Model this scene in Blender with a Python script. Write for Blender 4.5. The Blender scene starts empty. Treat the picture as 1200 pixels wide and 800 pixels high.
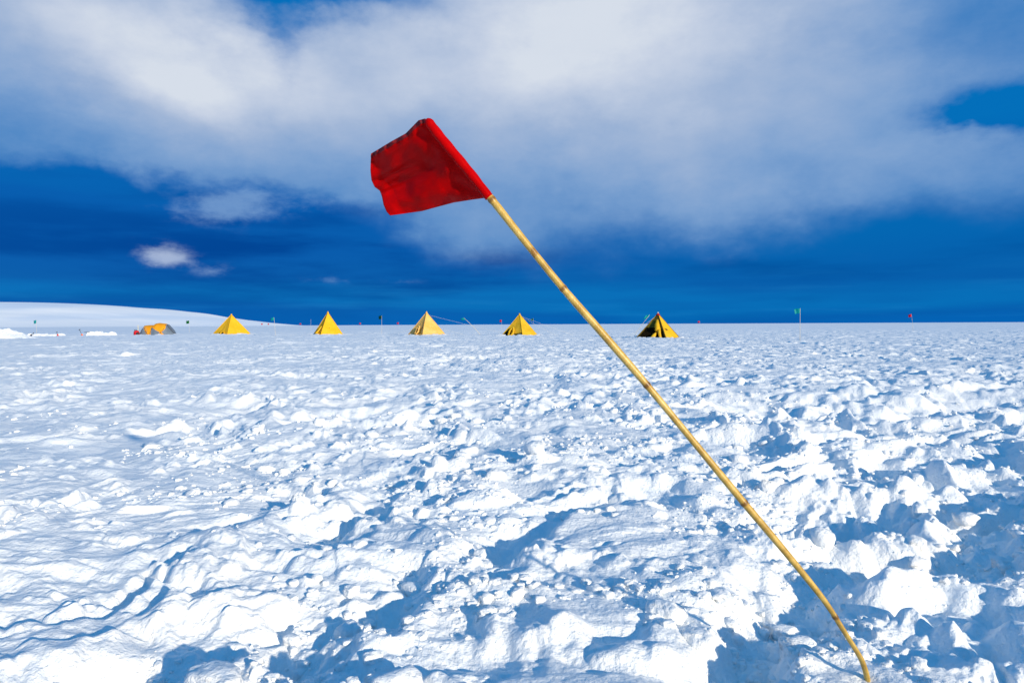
import bpy, math, random
import numpy as np
from mathutils import Vector, Matrix
R = math.radians
random.seed(7)
scene = bpy.context.scene
COL = scene.collection

# ------------------------------------------------------------------ camera
CAM_H = 1.15
FPX = 800.0                      # focal length in pixels of the 1200-wide frame (24 mm lens)
PITCH = math.atan(20.0 / FPX)    # horizon sits a little above the middle
ROLL = R(0.26)
cd = bpy.data.cameras.new('camera'); cam = bpy.data.objects.new('camera', cd); COL.objects.link(cam)
cd.lens = 24.0; cd.sensor_width = 36.0; cd.clip_start = 0.05; cd.clip_end = 30000.0
cam.matrix_world = (Matrix.Translation((0, 0, CAM_H)) @ Matrix.Rotation(R(90) - PITCH, 4, 'X')
                    @ Matrix.Rotation(-ROLL, 4, 'Z'))
scene.camera = cam
CR = cam.matrix_world.to_3x3()

def ray(u, v):
    return CR @ Vector((u - 600.0, 400.0 - v, -FPX))
def at_depth(u, v, y):           # point seen at (u, v) that stands y metres in front
    r = ray(u, v); k = y / r.y
    return Vector((r.x * k, y, CAM_H + r.z * k))
def on_ground(u, v, z=0.0):
    r = ray(u, v); k = (z - CAM_H) / r.z
    return Vector((r.x * k, r.y * k, z))

# ------------------------------------------------------------------ numpy noise
def _hash(ix, iy, seed):
    h = (ix.astype(np.int64) * 374761393 + iy.astype(np.int64) * 668265263 + seed * 1442695041) & 0xffffffff
    h = ((h ^ (h >> 13)) * 1274126177) & 0xffffffff
    h = ((h ^ (h >> 15)) * 2246822519) & 0xffffffff
    return (h ^ (h >> 16)) & 0xffffffff
_GA = np.linspace(0, 2 * np.pi, 256, endpoint=False)
_GX = np.cos(_GA).astype(np.float32); _GY = np.sin(_GA).astype(np.float32)
def perlin(x, y, seed=0):
    fx = np.floor(x); fy = np.floor(y)
    ix = fx.astype(np.int64); iy = fy.astype(np.int64)
    tx = (x - fx).astype(np.float32); ty = (y - fy).astype(np.float32)
    def g(dx, dy):
        k = _hash(ix + dx, iy + dy, seed) & 255
        return _GX[k] * (tx - dx) + _GY[k] * (ty - dy)
    sx = tx * tx * tx * (tx * (tx * 6 - 15) + 10); sy = ty * ty * ty * (ty * (ty * 6 - 15) + 10)
    a = g(0, 0); b = g(1, 0); a = a + (b - a) * sx
    c = g(0, 1); d = g(1, 1); c = c + (d - c) * sx
    return (a + (c - a) * sy) * 1.41
def cells(x, y, seed=0):
    """nearest feature: distance, random of the cell, offset vector"""
    fx = np.floor(x); fy = np.floor(y)
    ix = fx.astype(np.int64); iy = fy.astype(np.int64)
    tx = (x - fx).astype(np.float32); ty = (y - fy).astype(np.float32)
    best = np.full(x.shape, 9.0, np.float32); rnd = np.zeros(x.shape, np.float32)
    for dx in (-1, 0, 1):
        for dy in (-1, 0, 1):
            h = _hash(ix + dx, iy + dy, seed)
            px = dx + (h & 1023).astype(np.float32) / 1023.0 - tx
            py = dy + ((h >> 10) & 1023).astype(np.float32) / 1023.0 - ty
            d = px * px + py * py
            m = d < best
            best = np.where(m, d, best); rnd = np.where(m, ((h >> 20) & 4095).astype(np.float32) / 4095.0, rnd)
    return np.sqrt(best), rnd
def sstep(a, b, x):
    t = np.clip((x - a) / (b - a), 0, 1); return t * t * (3 - 2 * t)

# hollows and mounds trodden into the snow: pixel-found ground spot, radius along/across, height
def gp(u, v): p = on_ground(u, v); return p.x, p.y
FEATURES = []
def feat(x, y, ra, rb, ang, h): FEATURES.append((x, y, ra, rb, R(ang), h * (.8 if x < .2 and y < 4.5 else .95)))
for (u, v, ra, rb, ang, h) in [
    (975, 700, .26, .34, 20, -.10), (900, 735, .20, .30, 10, -.11), (865, 790, .2, .2, 0, -.08),
    (700, 745, .17, .10, 30, -.07), (600, 620, .12, .30, -35, -.08), (480, 690, .30, .10, 20, -.09),
    (455, 665, .16, .16, 0, -.05), (560, 760, .20, .10, 0, -.06), (350, 740, .16, .24, 30, -.12),
    (395, 705, .10, .24, 40, -.07), (160, 685, .05, .16, 0, -.09), (90, 790, .20, .12, 20, -.13), (60, 720, .40, .08, 25, -.05),
    (310, 660, .10, .10, 0, -.07), (400, 600, .22, .16, 50, -.10), (470, 560, .25, .2, 0, -.07), (30, 600, .45, .10, 25, -.10),
    (745, 570, .35, .22, 0, -.10), (660, 590, .2, .25, 0, -.07),
    (1040, 480, 1.5, 1.0, 0, -.22), (950, 470, 1.0, .7, 0, -.12), (1120, 462, 1.6, .7, 0, -.15),
    (1060, 530, .9, .35, 0, -.11), (1150, 560, .7, .3, -15, -.13), (960, 585, .6, .3, 0, -.12),
    (1050, 600, .6, .22, 0, -.12), (1130, 640, .3, .2, -20, -.12), (1010, 640, .4, .16, 0, -.10), (1180, 600, .3, .2, 0, -.10),
    (1130, 690, .22, .18, 0, -.12), (1180, 740, .2, .16, 0, -.10), (1000, 555, .7, .2, 0, -.08),
    (420, 487, .5, .4, 0, -.08), (270, 477, .5, .5, 0, -.10), (1170, 432, 2.0, .8, 0, -.16),
    # mounds
    (1065, 462, .35, .3, 0, .20), (1120, 487, 1.6, .25, 3, .10), (1055, 668, .20, .12, 0, .06), (930, 505, .7, .5, 0, .06),
    (835, 675, .16, .20, 0, .06), (560, 700, .22, .2, 0, .07), (290, 668, .11, .07, 0, .06), (385, 650, .14, .12, 0, .07),
    (240, 640, .28, .12, 20, .05), (120, 760, .26, .12, 25, .07), (250, 705, .25, .12, 25, .05), (500, 640, .22, .16, 0, .05),
    (700, 520, .5, .4, 0, .07), (610, 545, .5, .3, 0, .06), (80, 660, .3, .15, 20, .05),
    (490, 420, 1.6, 1.2, 0, .14), (620, 425, 1.4, 1.4, 0, .16), (560, 418, 1.2, 1.0, 0, .12),
    (230, 720, .2, .12, 0, .03), (1000, 790, .16, .12, 0, .05), (940, 770, .10, .14, 0, .06)]:
    x, y = gp(u, v); feat(x, y, ra, rb, ang, h)

# wide swells that carry the tents
SWELLS = [(-33.8, 82, 9, .09), (-21.2, 79, 8, .06), (-9.1, 73, 8, .02), (12.1, 57, 7, -.05), (-44, 88, 10, .08)]

BASE_XY = gp(1016, 797)
LINES = []
def line(px, w, dep, bank): LINES.append(([gp(u, v) for u, v in px], w, dep, bank))
line([(1230, 466), (1110, 474), (1010, 482), (940, 480), (880, 470)], .60, .27, .17)
line([(1230, 440), (1120, 446), (1040, 450)], .7, .14, .08)
line([(1230, 522), (1120, 530), (1020, 534), (930, 545)], .34, .11, .04)
line([(1230, 568), (1110, 582), (1000, 590), (930, 604)], .25, .09, .03)
line([(1230, 640), (1120, 630), (1040, 628), (965, 655), (925, 705), (885, 760), (850, 810)], .15, .08, .035)
line([(1240, 750), (1150, 718), (1080, 692), (1010, 690)], .11, .06, .025)
line([(650, 600), (600, 630), (575, 670)], .11, .05, .03)
line([(480, 660), (465, 690), (440, 720)], .10, .06, .035)
line([(390, 800), (360, 765), (330, 740)], .09, .06, .035)
line([(-20, 735), (50, 715), (110, 700), (165, 690)], .05, .035, .02)
line([(-20, 612), (40, 598), (90, 588)], .08, .06, .03)
line([(395, 640), (400, 600), (450, 575)], .12, .05, .03)

TENT_RINGS = [(-33.6, 82, 2.1), (-21.3, 79, 1.9), (-9.1, 73, 2.0), (.8, 72, 1.95), (12.2, 57, 2.0), (-42.5, 82, 2.0)]

def height(x, y, sp):
    """snow height at x, y; sp = mesh spacing there, octaves finer than it are left out"""
    x = np.asarray(x, np.float64); y = np.asarray(y, np.float64)
    sp = np.broadcast_to(np.asarray(sp, np.float32), x.shape)
    r = np.sqrt(x * x + y * y)
    h = np.zeros(x.shape, np.float32)
    far = 1 - sstep(150, 900, r)
    near = 1 - sstep(14, 60, r)
    wx = x + .35 * perlin(x * .9, y * .9, 11); wy = y + .35 * perlin(x * .9 + 7, y * .9, 12)
    h += far * (.05 * perlin(x / 6.1, y / 6.1, 1) + .05 * perlin(x / 2.4, y / 2.4, 2)).astype(np.float32)
    rough = sstep(-.35, .35, perlin(x / 4.2 + 3, y / 4.2, 5) + .5 * perlin(x / 1.6, y / 1.6, 6) + .10 + .10 * np.clip(x / np.maximum(r, 1) * 3, -1.6, 1))
    # wind-packed slab country keeps to the near left
    slab = sstep(.25, -.9, x + .35 * perlin(x * 1.2, y * 1.2, 8)) * sstep(5.0, 2.8, r) * sstep(-.5, .3, perlin(x / .8, y / .8, 9) + .15)
    rough = (rough * .75 + .25 + .2 * sstep(4, 9, r)) * (1 - .40 * slab)
    rough = (rough * 1).astype(np.float32)
    calm = (1 - .55 * sstep(7, 28, r)).astype(np.float32)
    amp = (.45 + .55 * rough) * calm * (1 + .25 * sstep(.3, 2.2, x) + .1 * sstep(-.4, .3, x))
    ratio = x / np.maximum(y, .3) + .10 * perlin(x / 1.1, y / 1.1, 74)
    strip = (sstep(.27, .40, ratio) * (y > .3) * sstep(12.5, 9.0, r)).astype(np.float32)
    patch = sstep(-.32, .32, perlin(wx / .95, wy / .8, 61) + .6 * perlin(wx / .36, wy / .33, 62) + .05).astype(np.float32)
    patch = patch + (1 - patch) * .5 * sstep(6, 14, r).astype(np.float32)
    patch = np.maximum(patch, .6 * strip); rough = np.maximum(rough, .75 * strip)
    # lumpy octaves
    lam = .95; a = .066
    k = 0
    while lam > .02:
        ok = sstep(1.6, 3.2, lam / sp)
        if lam < .3: ok = ok * 1.0
        idx = ok > 0.001
        if not idx.any(): break
        X = wx[idx] / lam; Y = wy[idx] / lam
        n = perlin(X, Y, 20 + k)
        n2 = perlin(X * 1.3 + 5.2, Y * 1.3 + 1.7, 50 + k)
        bil = (np.abs(n) * 1.7 - .45)                  # puffy tops, creased valleys
        v = .62 * bil + .42 * n2
        g = amp[idx] if lam > .2 else (.25 + .75 * rough[idx]) * (.30 + .70 * patch[idx])
        h[idx] += (ok[idx] * a * g * v * (1 + .0 * k)).astype(np.float32)
        lam *= .56; a *= (.64 if lam > .25 else .56 if lam > .12 else .48); k += 1
    # trampled strip on the right: long shaded slopes, short lit ones
    idx = strip > .01
    if idx.any():
        for (lam, sd_, wgt) in ((1.0, 75, 1.05), (.46, 77, .6)):
            X = wx[idx]; Y = wy[idx]
            nr_ = sstep(2.2, 5.5, r[idx]) * .75 + .25 if lam > .9 else 1.0
            t = (-.6 * X + .8 * Y) / lam + 1.2 * perlin(X / (1.5 * lam), Y / (1.5 * lam), sd_) + .3 * perlin(X / (.4 * lam), Y / (.4 * lam), sd_ + 1)
            fr = t - np.floor(t)
            pr = np.where(fr < .74, 1 - fr / .74, sstep(.74, 1.0, fr))
            pr = pr + .12 * perlin(X / (.3 * lam), Y / (.3 * lam), sd_ + 9)
            h[idx] += (strip[idx] * wgt * nr_ * lam * .14 * (pr - .6) * np.clip(.9 + .7 * perlin(X / (2 * lam), Y / (2 * lam), sd_ + 5), .2, 1.5)).astype(np.float32)
    # boot-sized pits and thrown lumps
    for (lam, dep, rad, seed, pres) in ((1.05, -.085, .42, 71, .55), (.55, -.05, .45, 72, .5), (2.6, -.10, .45, 73, .45)):
        idx = (lam * .3 / sp) > 1.0
        if not idx.any(): continue
        d, q = cells(wx[idx] / lam, wy[idx] / lam, seed)
        pit = sstep(rad, rad * .35, d) * (q < pres)
        rim = np.exp(-((d - rad * 1.12) / (.16)) ** 2) * (q < pres)
        h[idx] += ((dep * pit - dep * .22 * rim) * (.3 + .7 * q / pres) * (.25 + .75 * rough[idx])).astype(np.float32)
    for (lam, hh, seed, pres) in ((.42, .075, 81, .40), (.21, .048, 82, .46), (.11, .024, 83, .5), (.055, .009, 84, .5), (.03, .0035, 86, .4)):
        idx = ((lam * .5 / sp) > 1.0) & (calm > 0)
        if not idx.any(): continue
        xx = wx[idx] / lam; yy = wy[idx] / lam
        xx = xx + .22 * perlin(xx * 2.3, yy * 2.3, seed + 30); yy = yy + .22 * perlin(xx * 2.3 + 9, yy * 2.3, seed + 31)
        d, q = cells(xx, yy, seed)
        rr = .25 + .22 * (q / pres)
        lump = np.clip(1 - (d / rr) ** 2, 0, 1) ** .75 * (q < pres)
        h[idx] += (hh * lump * (.5 + .8 * q / pres) * (.2 + .8 * rough[idx]) * (.22 + .78 * patch[idx]) * calm[idx]).astype(np.float32)
    # slabs: terraces running lower-left to upper-right, sastrugi
    idx = slab > .01
    if idx.any():
        ca, sa = math.cos(R(28)), math.sin(R(28))
        X = wx[idx] * ca + wy[idx] * sa; Y = -wx[idx] * sa + wy[idx] * ca
        t = 2.6 * perlin(X / 1.3, Y / .5, 91) + .8 * perlin(X / .33, Y / .2, 92) + .35 * perlin(X / .09, Y / .07, 90) + Y / .36
        fl = np.floor(t); fr = t - fl
        st = fl + sstep(.0, .16, fr) + 0.0
        terr = (st - t) * .012
        fine = .006 * perlin(X / .5, Y / .07, 93) + .004 * perlin(X / .2, Y / .03, 94)
        h[idx] += (slab[idx] * (terr + fine)).astype(np.float32)
    # a packed track that crosses on the right
    tr = y - (3.55 + .10 * x + .05 * perlin(x / .8, y / .8, 95))
    m = sstep(.20, .10, np.abs(tr)) * sstep(.9, 1.5, x) * sstep(9, 6, x)
    h -= (m * .035 + m * .0015 * np.sin(x * 170 + 5 * perlin(x * 3, y * 3, 96))).astype(np.float32)
    # individual hollows and mounds
    for (fx, fy, ra, rb, an, fh) in FEATURES:
        R0 = 2.6 * max(ra, rb)
        idx = (np.abs(x - fx) < R0) & (np.abs(y - fy) < R0)
        if not idx.any(): continue
        dx = x[idx] - fx; dy = y[idx] - fy
        c, s = math.cos(an), math.sin(an)
        qx = (dx * c + dy * s) / ra; qy = (-dx * s + dy * c) / rb
        q = np.sqrt(qx * qx + qy * qy) * (1 + .20 * perlin(x[idx] / .17, y[idx] / .15, 89) + .55 * perlin(x[idx] / (.6 * min(ra, rb) + .05), y[idx] / (.6 * min(ra, rb) + .05), 99))
        h[idx] += (fh * sstep(1.75, .1, q)).astype(np.float32)
    for (pts, w, dep, bank) in LINES:
        xs = [p[0] for p in pts]; ys = [p[1] for p in pts]; mg = 4 * w
        idx = (x > min(xs) - mg) & (x < max(xs) + mg) & (y > min(ys) - mg) & (y < max(ys) + mg)
        if not idx.any(): continue
        X = x[idx] + .7 * w * perlin(x[idx] / (3 * w), y[idx] / (3 * w), 63) + .25 * w * perlin(x[idx] / (.8 * w), y[idx] / (.8 * w), 64)
        Y = y[idx] + .7 * w * perlin(x[idx] / (3 * w) + 5, y[idx] / (3 * w), 65) + .25 * w * perlin(x[idx] / (.8 * w) + 5, y[idx] / (.8 * w), 66)
        best = np.full(X.shape, 1e9); sgn = np.zeros(X.shape)
        for (ax, ay), (bx2, by2) in zip(pts, pts[1:]):
            ex, ey = bx2 - ax, by2 - ay; L2 = ex * ex + ey * ey
            t = np.clip(((X - ax) * ex + (Y - ay) * ey) / L2, 0, 1)
            qx = X - ax - t * ex; qy = Y - ay - t * ey; d = np.sqrt(qx * qx + qy * qy)
            m = d < best; best = np.where(m, d, best); sgn = np.where(m, np.sign(qx * .53 - qy * .85), sgn)
        ds = best * sgn
        mod = np.clip(.85 + .7 * perlin(x[idx] / (2.2 * w), y[idx] / (2.2 * w), 67), .1, 1.6)
        h[idx] += (mod * (-dep * np.exp(-(ds / w) ** 2) + bank * np.exp(-((ds - 1.35 * w) / (.75 * w)) ** 2))).astype(np.float32)
    for (tx_, ty_, tw_) in TENT_RINGS:
        q = np.sqrt((x - tx_) ** 2 + (y - ty_) ** 2)
        idx = q < 4
        if idx.any():
            n = perlin(x[idx] * 1.7, y[idx] * 1.7, 97) + .7 * perlin(x[idx] * 4, y[idx] * 4, 98)
            h[idx] += (.13 * np.exp(-((q[idx] - tw_) / .55) ** 2) * np.clip(.55 + .9 * n, 0, 2)).astype(np.float32)
    for (sx_, sy_, sr, sh) in SWELLS:
        h += (sh * np.exp(-((x - sx_) ** 2 + (y - sy_) ** 2) / (sr * sr))).astype(np.float32)
    bx_, by_ = BASE_XY
    h = h * (1 - np.exp(-(((x - bx_) ** 2 + (y - by_) ** 2) / .21 ** 2))).astype(np.float32) - (.02 * np.exp(-(((x - bx_) ** 2 + (y - by_) ** 2) / .05 ** 2))).astype(np.float32)
    return h

def ground_z(x, y, sp=.03):
    return float(height(np.array([float(x)]), np.array([float(y)]), sp)[0])

# ------------------------------------------------------------------ materials
def new_mat(name):
    m = bpy.data.materials.new(name); m.use_nodes = True
    nt = m.node_tree; b = nt.nodes['Principled BSDF']
    return m, nt, b
def node(nt, typ, **kw):
    n = nt.nodes.new(typ)
    for k, v in kw.items():
        if k.startswith('i_'): n.inputs[k[2:].replace('_', ' ')].default_value = v
        else: setattr(n, k, v)
    return n
def ramp(nt, stops, interp='LINEAR'):
    n = nt.nodes.new('ShaderNodeValToRGB'); cr = n.color_ramp; cr.interpolation = interp
    while len(cr.elements) < len(stops): cr.elements.new(.5)
    for e, (p, c) in zip(cr.elements, stops):
        e.position = p; e.color = (*c, 1) if len(c) == 3 else c
    return n
def varied(name, c1, c2, scale=8.0, rough=.8, bump=.2, bscale=40.0, spec=.3, translucent=0.0, stretch=(1, 1, 1), bdist=.01):
    """noise-mottled surface with a fine bump"""
    m, nt, b = new_mat(name)
    tc = node(nt, 'ShaderNodeTexCoord'); mp = node(nt, 'ShaderNodeMapping'); mp.inputs['Scale'].default_value = stretch
    nt.links.new(tc.outputs['Object'], mp.inputs['Vector'])
    n = node(nt, 'ShaderNodeTexNoise', i_Scale=scale, i_Detail=5.0, i_Roughness=.6)
    nt.links.new(mp.outputs[0], n.inputs['Vector'])
    r = ramp(nt, [(.32, c1), (.68, c2)]); nt.links.new(n.outputs['Fac'], r.inputs['Fac'])
    nt.links.new(r.outputs['Color'], b.inputs['Base Color'])
    b.inputs['Roughness'].default_value = rough; b.inputs['Specular IOR Level'].default_value = spec
    n2 = node(nt, 'ShaderNodeTexNoise', i_Scale=bscale, i_Detail=4.0)
    nt.links.new(mp.outputs[0], n2.inputs['Vector'])
    bp = node(nt, 'ShaderNodeBump', i_Strength=bump, i_Distance=bdist)
    nt.links.new(n2.outputs['Fac'], bp.inputs['Height']); nt.links.new(bp.outputs[0], b.inputs['Normal'])
    if translucent > 0:
        out = nt.nodes['Material Output']
        t = node(nt, 'ShaderNodeBsdfTranslucent'); nt.links.new(r.outputs['Color'], t.inputs['Color'])
        nt.links.new(bp.outputs[0], t.inputs['Normal'])
        mx = node(nt, 'ShaderNodeMixShader', i_Fac=translucent)
        nt.links.new(b.outputs[0], mx.inputs[1]); nt.links.new(t.outputs[0], mx.inputs[2])
        nt.links.new(mx.outputs[0], out.inputs['Surface'])
    return m

def snow_material(name, wide=False):
    m, nt, b = new_mat(name)
    g = node(nt, 'ShaderNodeNewGeometry')
    n1 = node(nt, 'ShaderNodeTexNoise', i_Scale=1.3, i_Detail=6.0, i_Roughness=.6)
    nt.links.new(g.outputs['Position'], n1.inputs['Vector'])
    r = ramp(nt, [(.3, (.90, .925, .94)), (.62, (.95, .945, .93))]); nt.links.new(n1.outputs['Fac'], r.inputs['Fac'])
    nt.links.new(r.outputs['Color'], b.inputs['Base Color'])
    b.inputs['Roughness'].default_value = .55
    b.inputs['Specular IOR Level'].default_value = .25
    # crumb, grain
    a1 = node(nt, 'ShaderNodeTexNoise', i_Scale=60.0, i_Detail=5.0, i_Roughness=.65)
    a2 = node(nt, 'ShaderNodeTexNoise', i_Scale=9.0, i_Detail=5.0, i_Roughness=.62)
    for a in (a1, a2): nt.links.new(g.outputs['Position'], a.inputs['Vector'])
    b1 = node(nt, 'ShaderNodeBump', i_Strength=.75, i_Distance=.009)
    b2 = node(nt, 'ShaderNodeBump', i_Strength=.8, i_Distance=.03)
    nt.links.new(a1.outputs['Fac'], b1.inputs['Height'])
    nt.links.new(a2.outputs['Fac'], b2.inputs['Height']); nt.links.new(b1.outputs[0], b2.inputs['Normal'])
    vo = node(nt, 'ShaderNodeTexVoronoi', i_Scale=42.0); vo.feature = 'SMOOTH_F1'; vo.inputs['Smoothness'].default_value = .5
    wp = node(nt, 'ShaderNodeMix', data_type='VECTOR'); wp.inputs[0].default_value = .03
    nt.links.new(g.outputs['Position'], wp.inputs[4]); nt.links.new(a1.outputs['Color'], wp.inputs[5]); nt.links.new(wp.outputs[1], vo.inputs['Vector'])
    b3 = node(nt, 'ShaderNodeBump', i_Strength=.35, i_Distance=.009); b3.invert = True
    nt.links.new(vo.outputs['Distance'], b3.inputs['Height']); nt.links.new(b2.outputs[0], b3.inputs['Normal'])
    nt.links.new(b3.outputs[0], b.inputs['Normal'])
    return m
SNOW = snow_material('snow')

# ------------------------------------------------------------------ mesh helpers
def mesh_obj(name, verts, faces, mat=None, parent=None, smooth=False):
    me = bpy.data.meshes.new(name); me.from_pydata([tuple(v) for v in verts], [], faces); me.update()
    if smooth: me.polygons.foreach_set('use_smooth', [True] * len(me.polygons))
    if mat: me.materials.append(mat)
    o = bpy.data.objects.new(name, me); COL.objects.link(o)
    if parent: o.parent = parent
    return o
class MB:
    def __init__(s): s.v = []; s.f = []
    def add(s, vs, fs):
        n = len(s.v); s.v += [Vector(v) for v in vs]; s.f += [tuple(i + n for i in f) for f in fs]; return s
    def box(s, c, size, rot=None):
        hx, hy, hz = size[0] / 2, size[1] / 2, size[2] / 2
        vs = [Vector((x * hx, y * hy, z * hz)) for z in (-1, 1) for y in (-1, 1) for x in (-1, 1)]
        if rot is not None: vs = [rot @ v for v in vs]
        return s.add([Vector(c) + v for v in vs], [(0, 2, 3, 1), (4, 5, 7, 6), (0, 1, 5, 4), (2, 6, 7, 3), (0, 4, 6, 2), (1, 3, 7, 5)])
    def tube(s, pts, rad, n=8, cap=True):
        pts = [Vector(p) for p in pts]
        if not isinstance(rad, (list, tuple)): rad = [rad] * len(pts)
        vs = []; up = None
        for i, p in enumerate(pts):
            t = (pts[min(i + 1, len(pts) - 1)] - pts[max(i - 1, 0)]).normalized()
            if up is None:
                up = Vector((0, 0, 1)) if abs(t.z) < .9 else Vector((1, 0, 0))
            a = t.cross(up).normalized(); b2 = a.cross(t).normalized(); up = b2
            for k in range(n):
                an = 2 * math.pi * k / n
                vs.append(p + (a * math.cos(an) + b2 * math.sin(an)) * rad[i])
        fs = [(i * n + k, i * n + (k + 1) % n, (i + 1) * n + (k + 1) % n, (i + 1) * n + k) for i in range(len(pts) - 1) for k in range(n)]
        if cap: fs += [tuple(range(n - 1, -1, -1)), tuple((len(pts) - 1) * n + k for k in range(n))]
        return s.add(vs, fs)
    def build(s, name, mat, parent=None, smooth=False):
        return mesh_obj(name, s.v, s.f, mat, parent, smooth)
def empty(name, loc, label, cat, group=None, rz=0.0):
    o = bpy.data.objects.new(name, None); COL.objects.link(o); o.location = loc; o.rotation_euler = (0, 0, rz)
    o.empty_display_size = .2
    o['label'] = label; o['category'] = cat
    if group: o['group'] = group
    return o
def tag(o, label=None, cat=None, group=None, kind=None):
    if label: o['label'] = label
    if cat: o['category'] = cat
    if group: o['group'] = group
    if kind: o['kind'] = kind
    return o

# ------------------------------------------------------------------ snow field: one sheet to the horizon
def grid_mesh(name, X, Y, Z, wrap, mat):
    nr, nc = X.shape
    me = bpy.data.meshes.new(name)
    co = np.stack([X, Y, Z], -1).reshape(-1, 3).astype(np.float32)
    i = np.arange(nr - 1)[:, None]; j = np.arange(nc if wrap else nc - 1)[None, :]
    j2 = (j + 1) % nc
    q = np.stack([i * nc + j, i * nc + j2, (i + 1) * nc + j2, (i + 1) * nc + j], -1).reshape(-1, 4).astype(np.int32)
    me.vertices.add(len(co)); me.vertices.foreach_set('co', co.ravel())
    me.loops.add(q.size); me.loops.foreach_set('vertex_index', q.ravel())
    me.polygons.add(len(q)); me.polygons.foreach_set('loop_start', np.arange(0, q.size, 4, dtype=np.int32))
    me.polygons.foreach_set('use_smooth', np.ones(len(q), bool))
    me.update(calc_edges=True)
    me.materials.append(mat)
    o = bpy.data.objects.new(name, me); COL.objects.link(o)
    return o
rows = []
r = .25
while r < 1.6: rows.append(r); r *= 1.03
while r < 7.0: rows.append(r); r *= 1.0019
while r < 130.0: rows.append(r); r *= 1.0034
while r < 9000.0: rows.append(r); r *= 1.03
rows = np.array(rows)
DENSE = R(45)
az = np.concatenate([np.linspace(-DENSE, DENSE, 1400), np.linspace(DENSE, 2 * math.pi - DENSE, 160)[1:-1]])
RR, AA = np.meshgrid(rows, az, indexing='ij')
GX = RR * np.sin(-AA) * -1.0; GY = RR * np.cos(AA)
SP = np.maximum(RR * (2 * DENSE / 1400), np.gradient(rows)[:, None] * .8)
coarse = (AA > DENSE + 1e-6)
SP = np.where(coarse, RR * .03, SP)
GZ = height(GX, GY, SP)
BW = sstep(26, 8, RR)
GS = GZ.copy()
for _ in range(2):      # wind and sun have rounded every crease
    GS[1:-1] = .25 * GS[:-2] + .5 * GS[1:-1] + .25 * GS[2:]
    GS = .25 * np.roll(GS, 1, 1) + .5 * GS + .25 * np.roll(GS, -1, 1)
GZ = (GZ * (1 - BW) + GS * BW).astype(np.float32)
GX2 = GX[:, ::-1]; GY2 = GY[:, ::-1]; GZ2 = GZ[:, ::-1]      # so that faces look up
field = grid_mesh('snow_field', GX2, GY2, GZ2, True, SNOW)
field['kind'] = 'structure'
del RR, AA, SP, GX, GY, GZ, GS, BW

# ------------------------------------------------------------------ far snow hill on the left
def hill():
    # skyline read off the photograph: (u, v); the hill stands 1.9 km off
    sky = [(-700, 395), (-560, 381), (-420, 368), (-250, 358), (-100, 353.6), (0, 353.2), (60, 353.8), (120, 356), (180, 362), (220, 369), (258, 377), (274, 380.8), (300, 387), (330, 392)]
    us = np.array([s[0] for s in sky], float); vs = np.array([s[1] for s in sky], float)
    D = 1900.0
    U = np.linspace(-700, 330, 420)
    V = np.interp(U, us, vs)
    for _ in range(3): V = np.convolve(np.pad(V, 9, mode='edge'), np.ones(19) / 19, 'valid')
    X0 = []; H0 = []
    for u, v in zip(U, V):
        p = at_depth(u, v, D); X0.append(p.x); H0.append(p.z)
    X0 = np.array(X0); H0 = np.array(H0)
    ys = np.linspace(-620, 900, 160)
    X = np.repeat(X0[None, :], len(ys), 0) * (1 + ys[:, None] / D * 0.0)
    Y = D + np.repeat(ys[:, None], len(X0), 1)
    prof = np.where(ys < 0, np.cos(np.clip(ys / 620, -1, 0) * math.pi / 2) ** 1.2, np.cos(np.clip(ys / 900, 0, 1) * math.pi / 2))
    Z = np.maximum(H0, -6)[None, :] * prof[:, None]
    Z = Z + (6 * perlin(X / 330 + .6, Y / 150, 301) + 2.2 * perlin(X / 120, Y / 60, 302)) * prof[:, None] * np.clip(H0 / 40, 0, 1)[None, :] * (1 - np.exp(-(ys / 260) ** 2))[:, None] - 2.0
    return grid_mesh('snow_hill', X, Y, Z, False, hillmat)
hillmat, nt, b = new_mat('hill_snow')
g = node(nt, 'ShaderNodeNewGeometry')
mp = node(nt, 'ShaderNodeMapping'); mp.inputs['Scale'].default_value = (.0022, .0011, .028)
nt.links.new(g.outputs['Position'], mp.inputs['Vector'])
n = node(nt, 'ShaderNodeTexNoise', i_Scale=1.0, i_Detail=4.0, i_Roughness=.5); nt.links.new(mp.outputs[0], n.inputs['Vector'])
rr_ = ramp(nt, [(.38, (.76, .83, .91)), (.52, (.965, .96, .95))]); nt.links.new(n.outputs['Fac'], rr_.inputs['Fac'])  # bluish patches paint shade into the snow colour
nt.links.new(rr_.outputs['Color'], b.inputs['Base Color']); b.inputs['Roughness'].default_value = .9; b.inputs['Specular IOR Level'].default_value = .1
tag(hill(), kind='structure')

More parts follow.
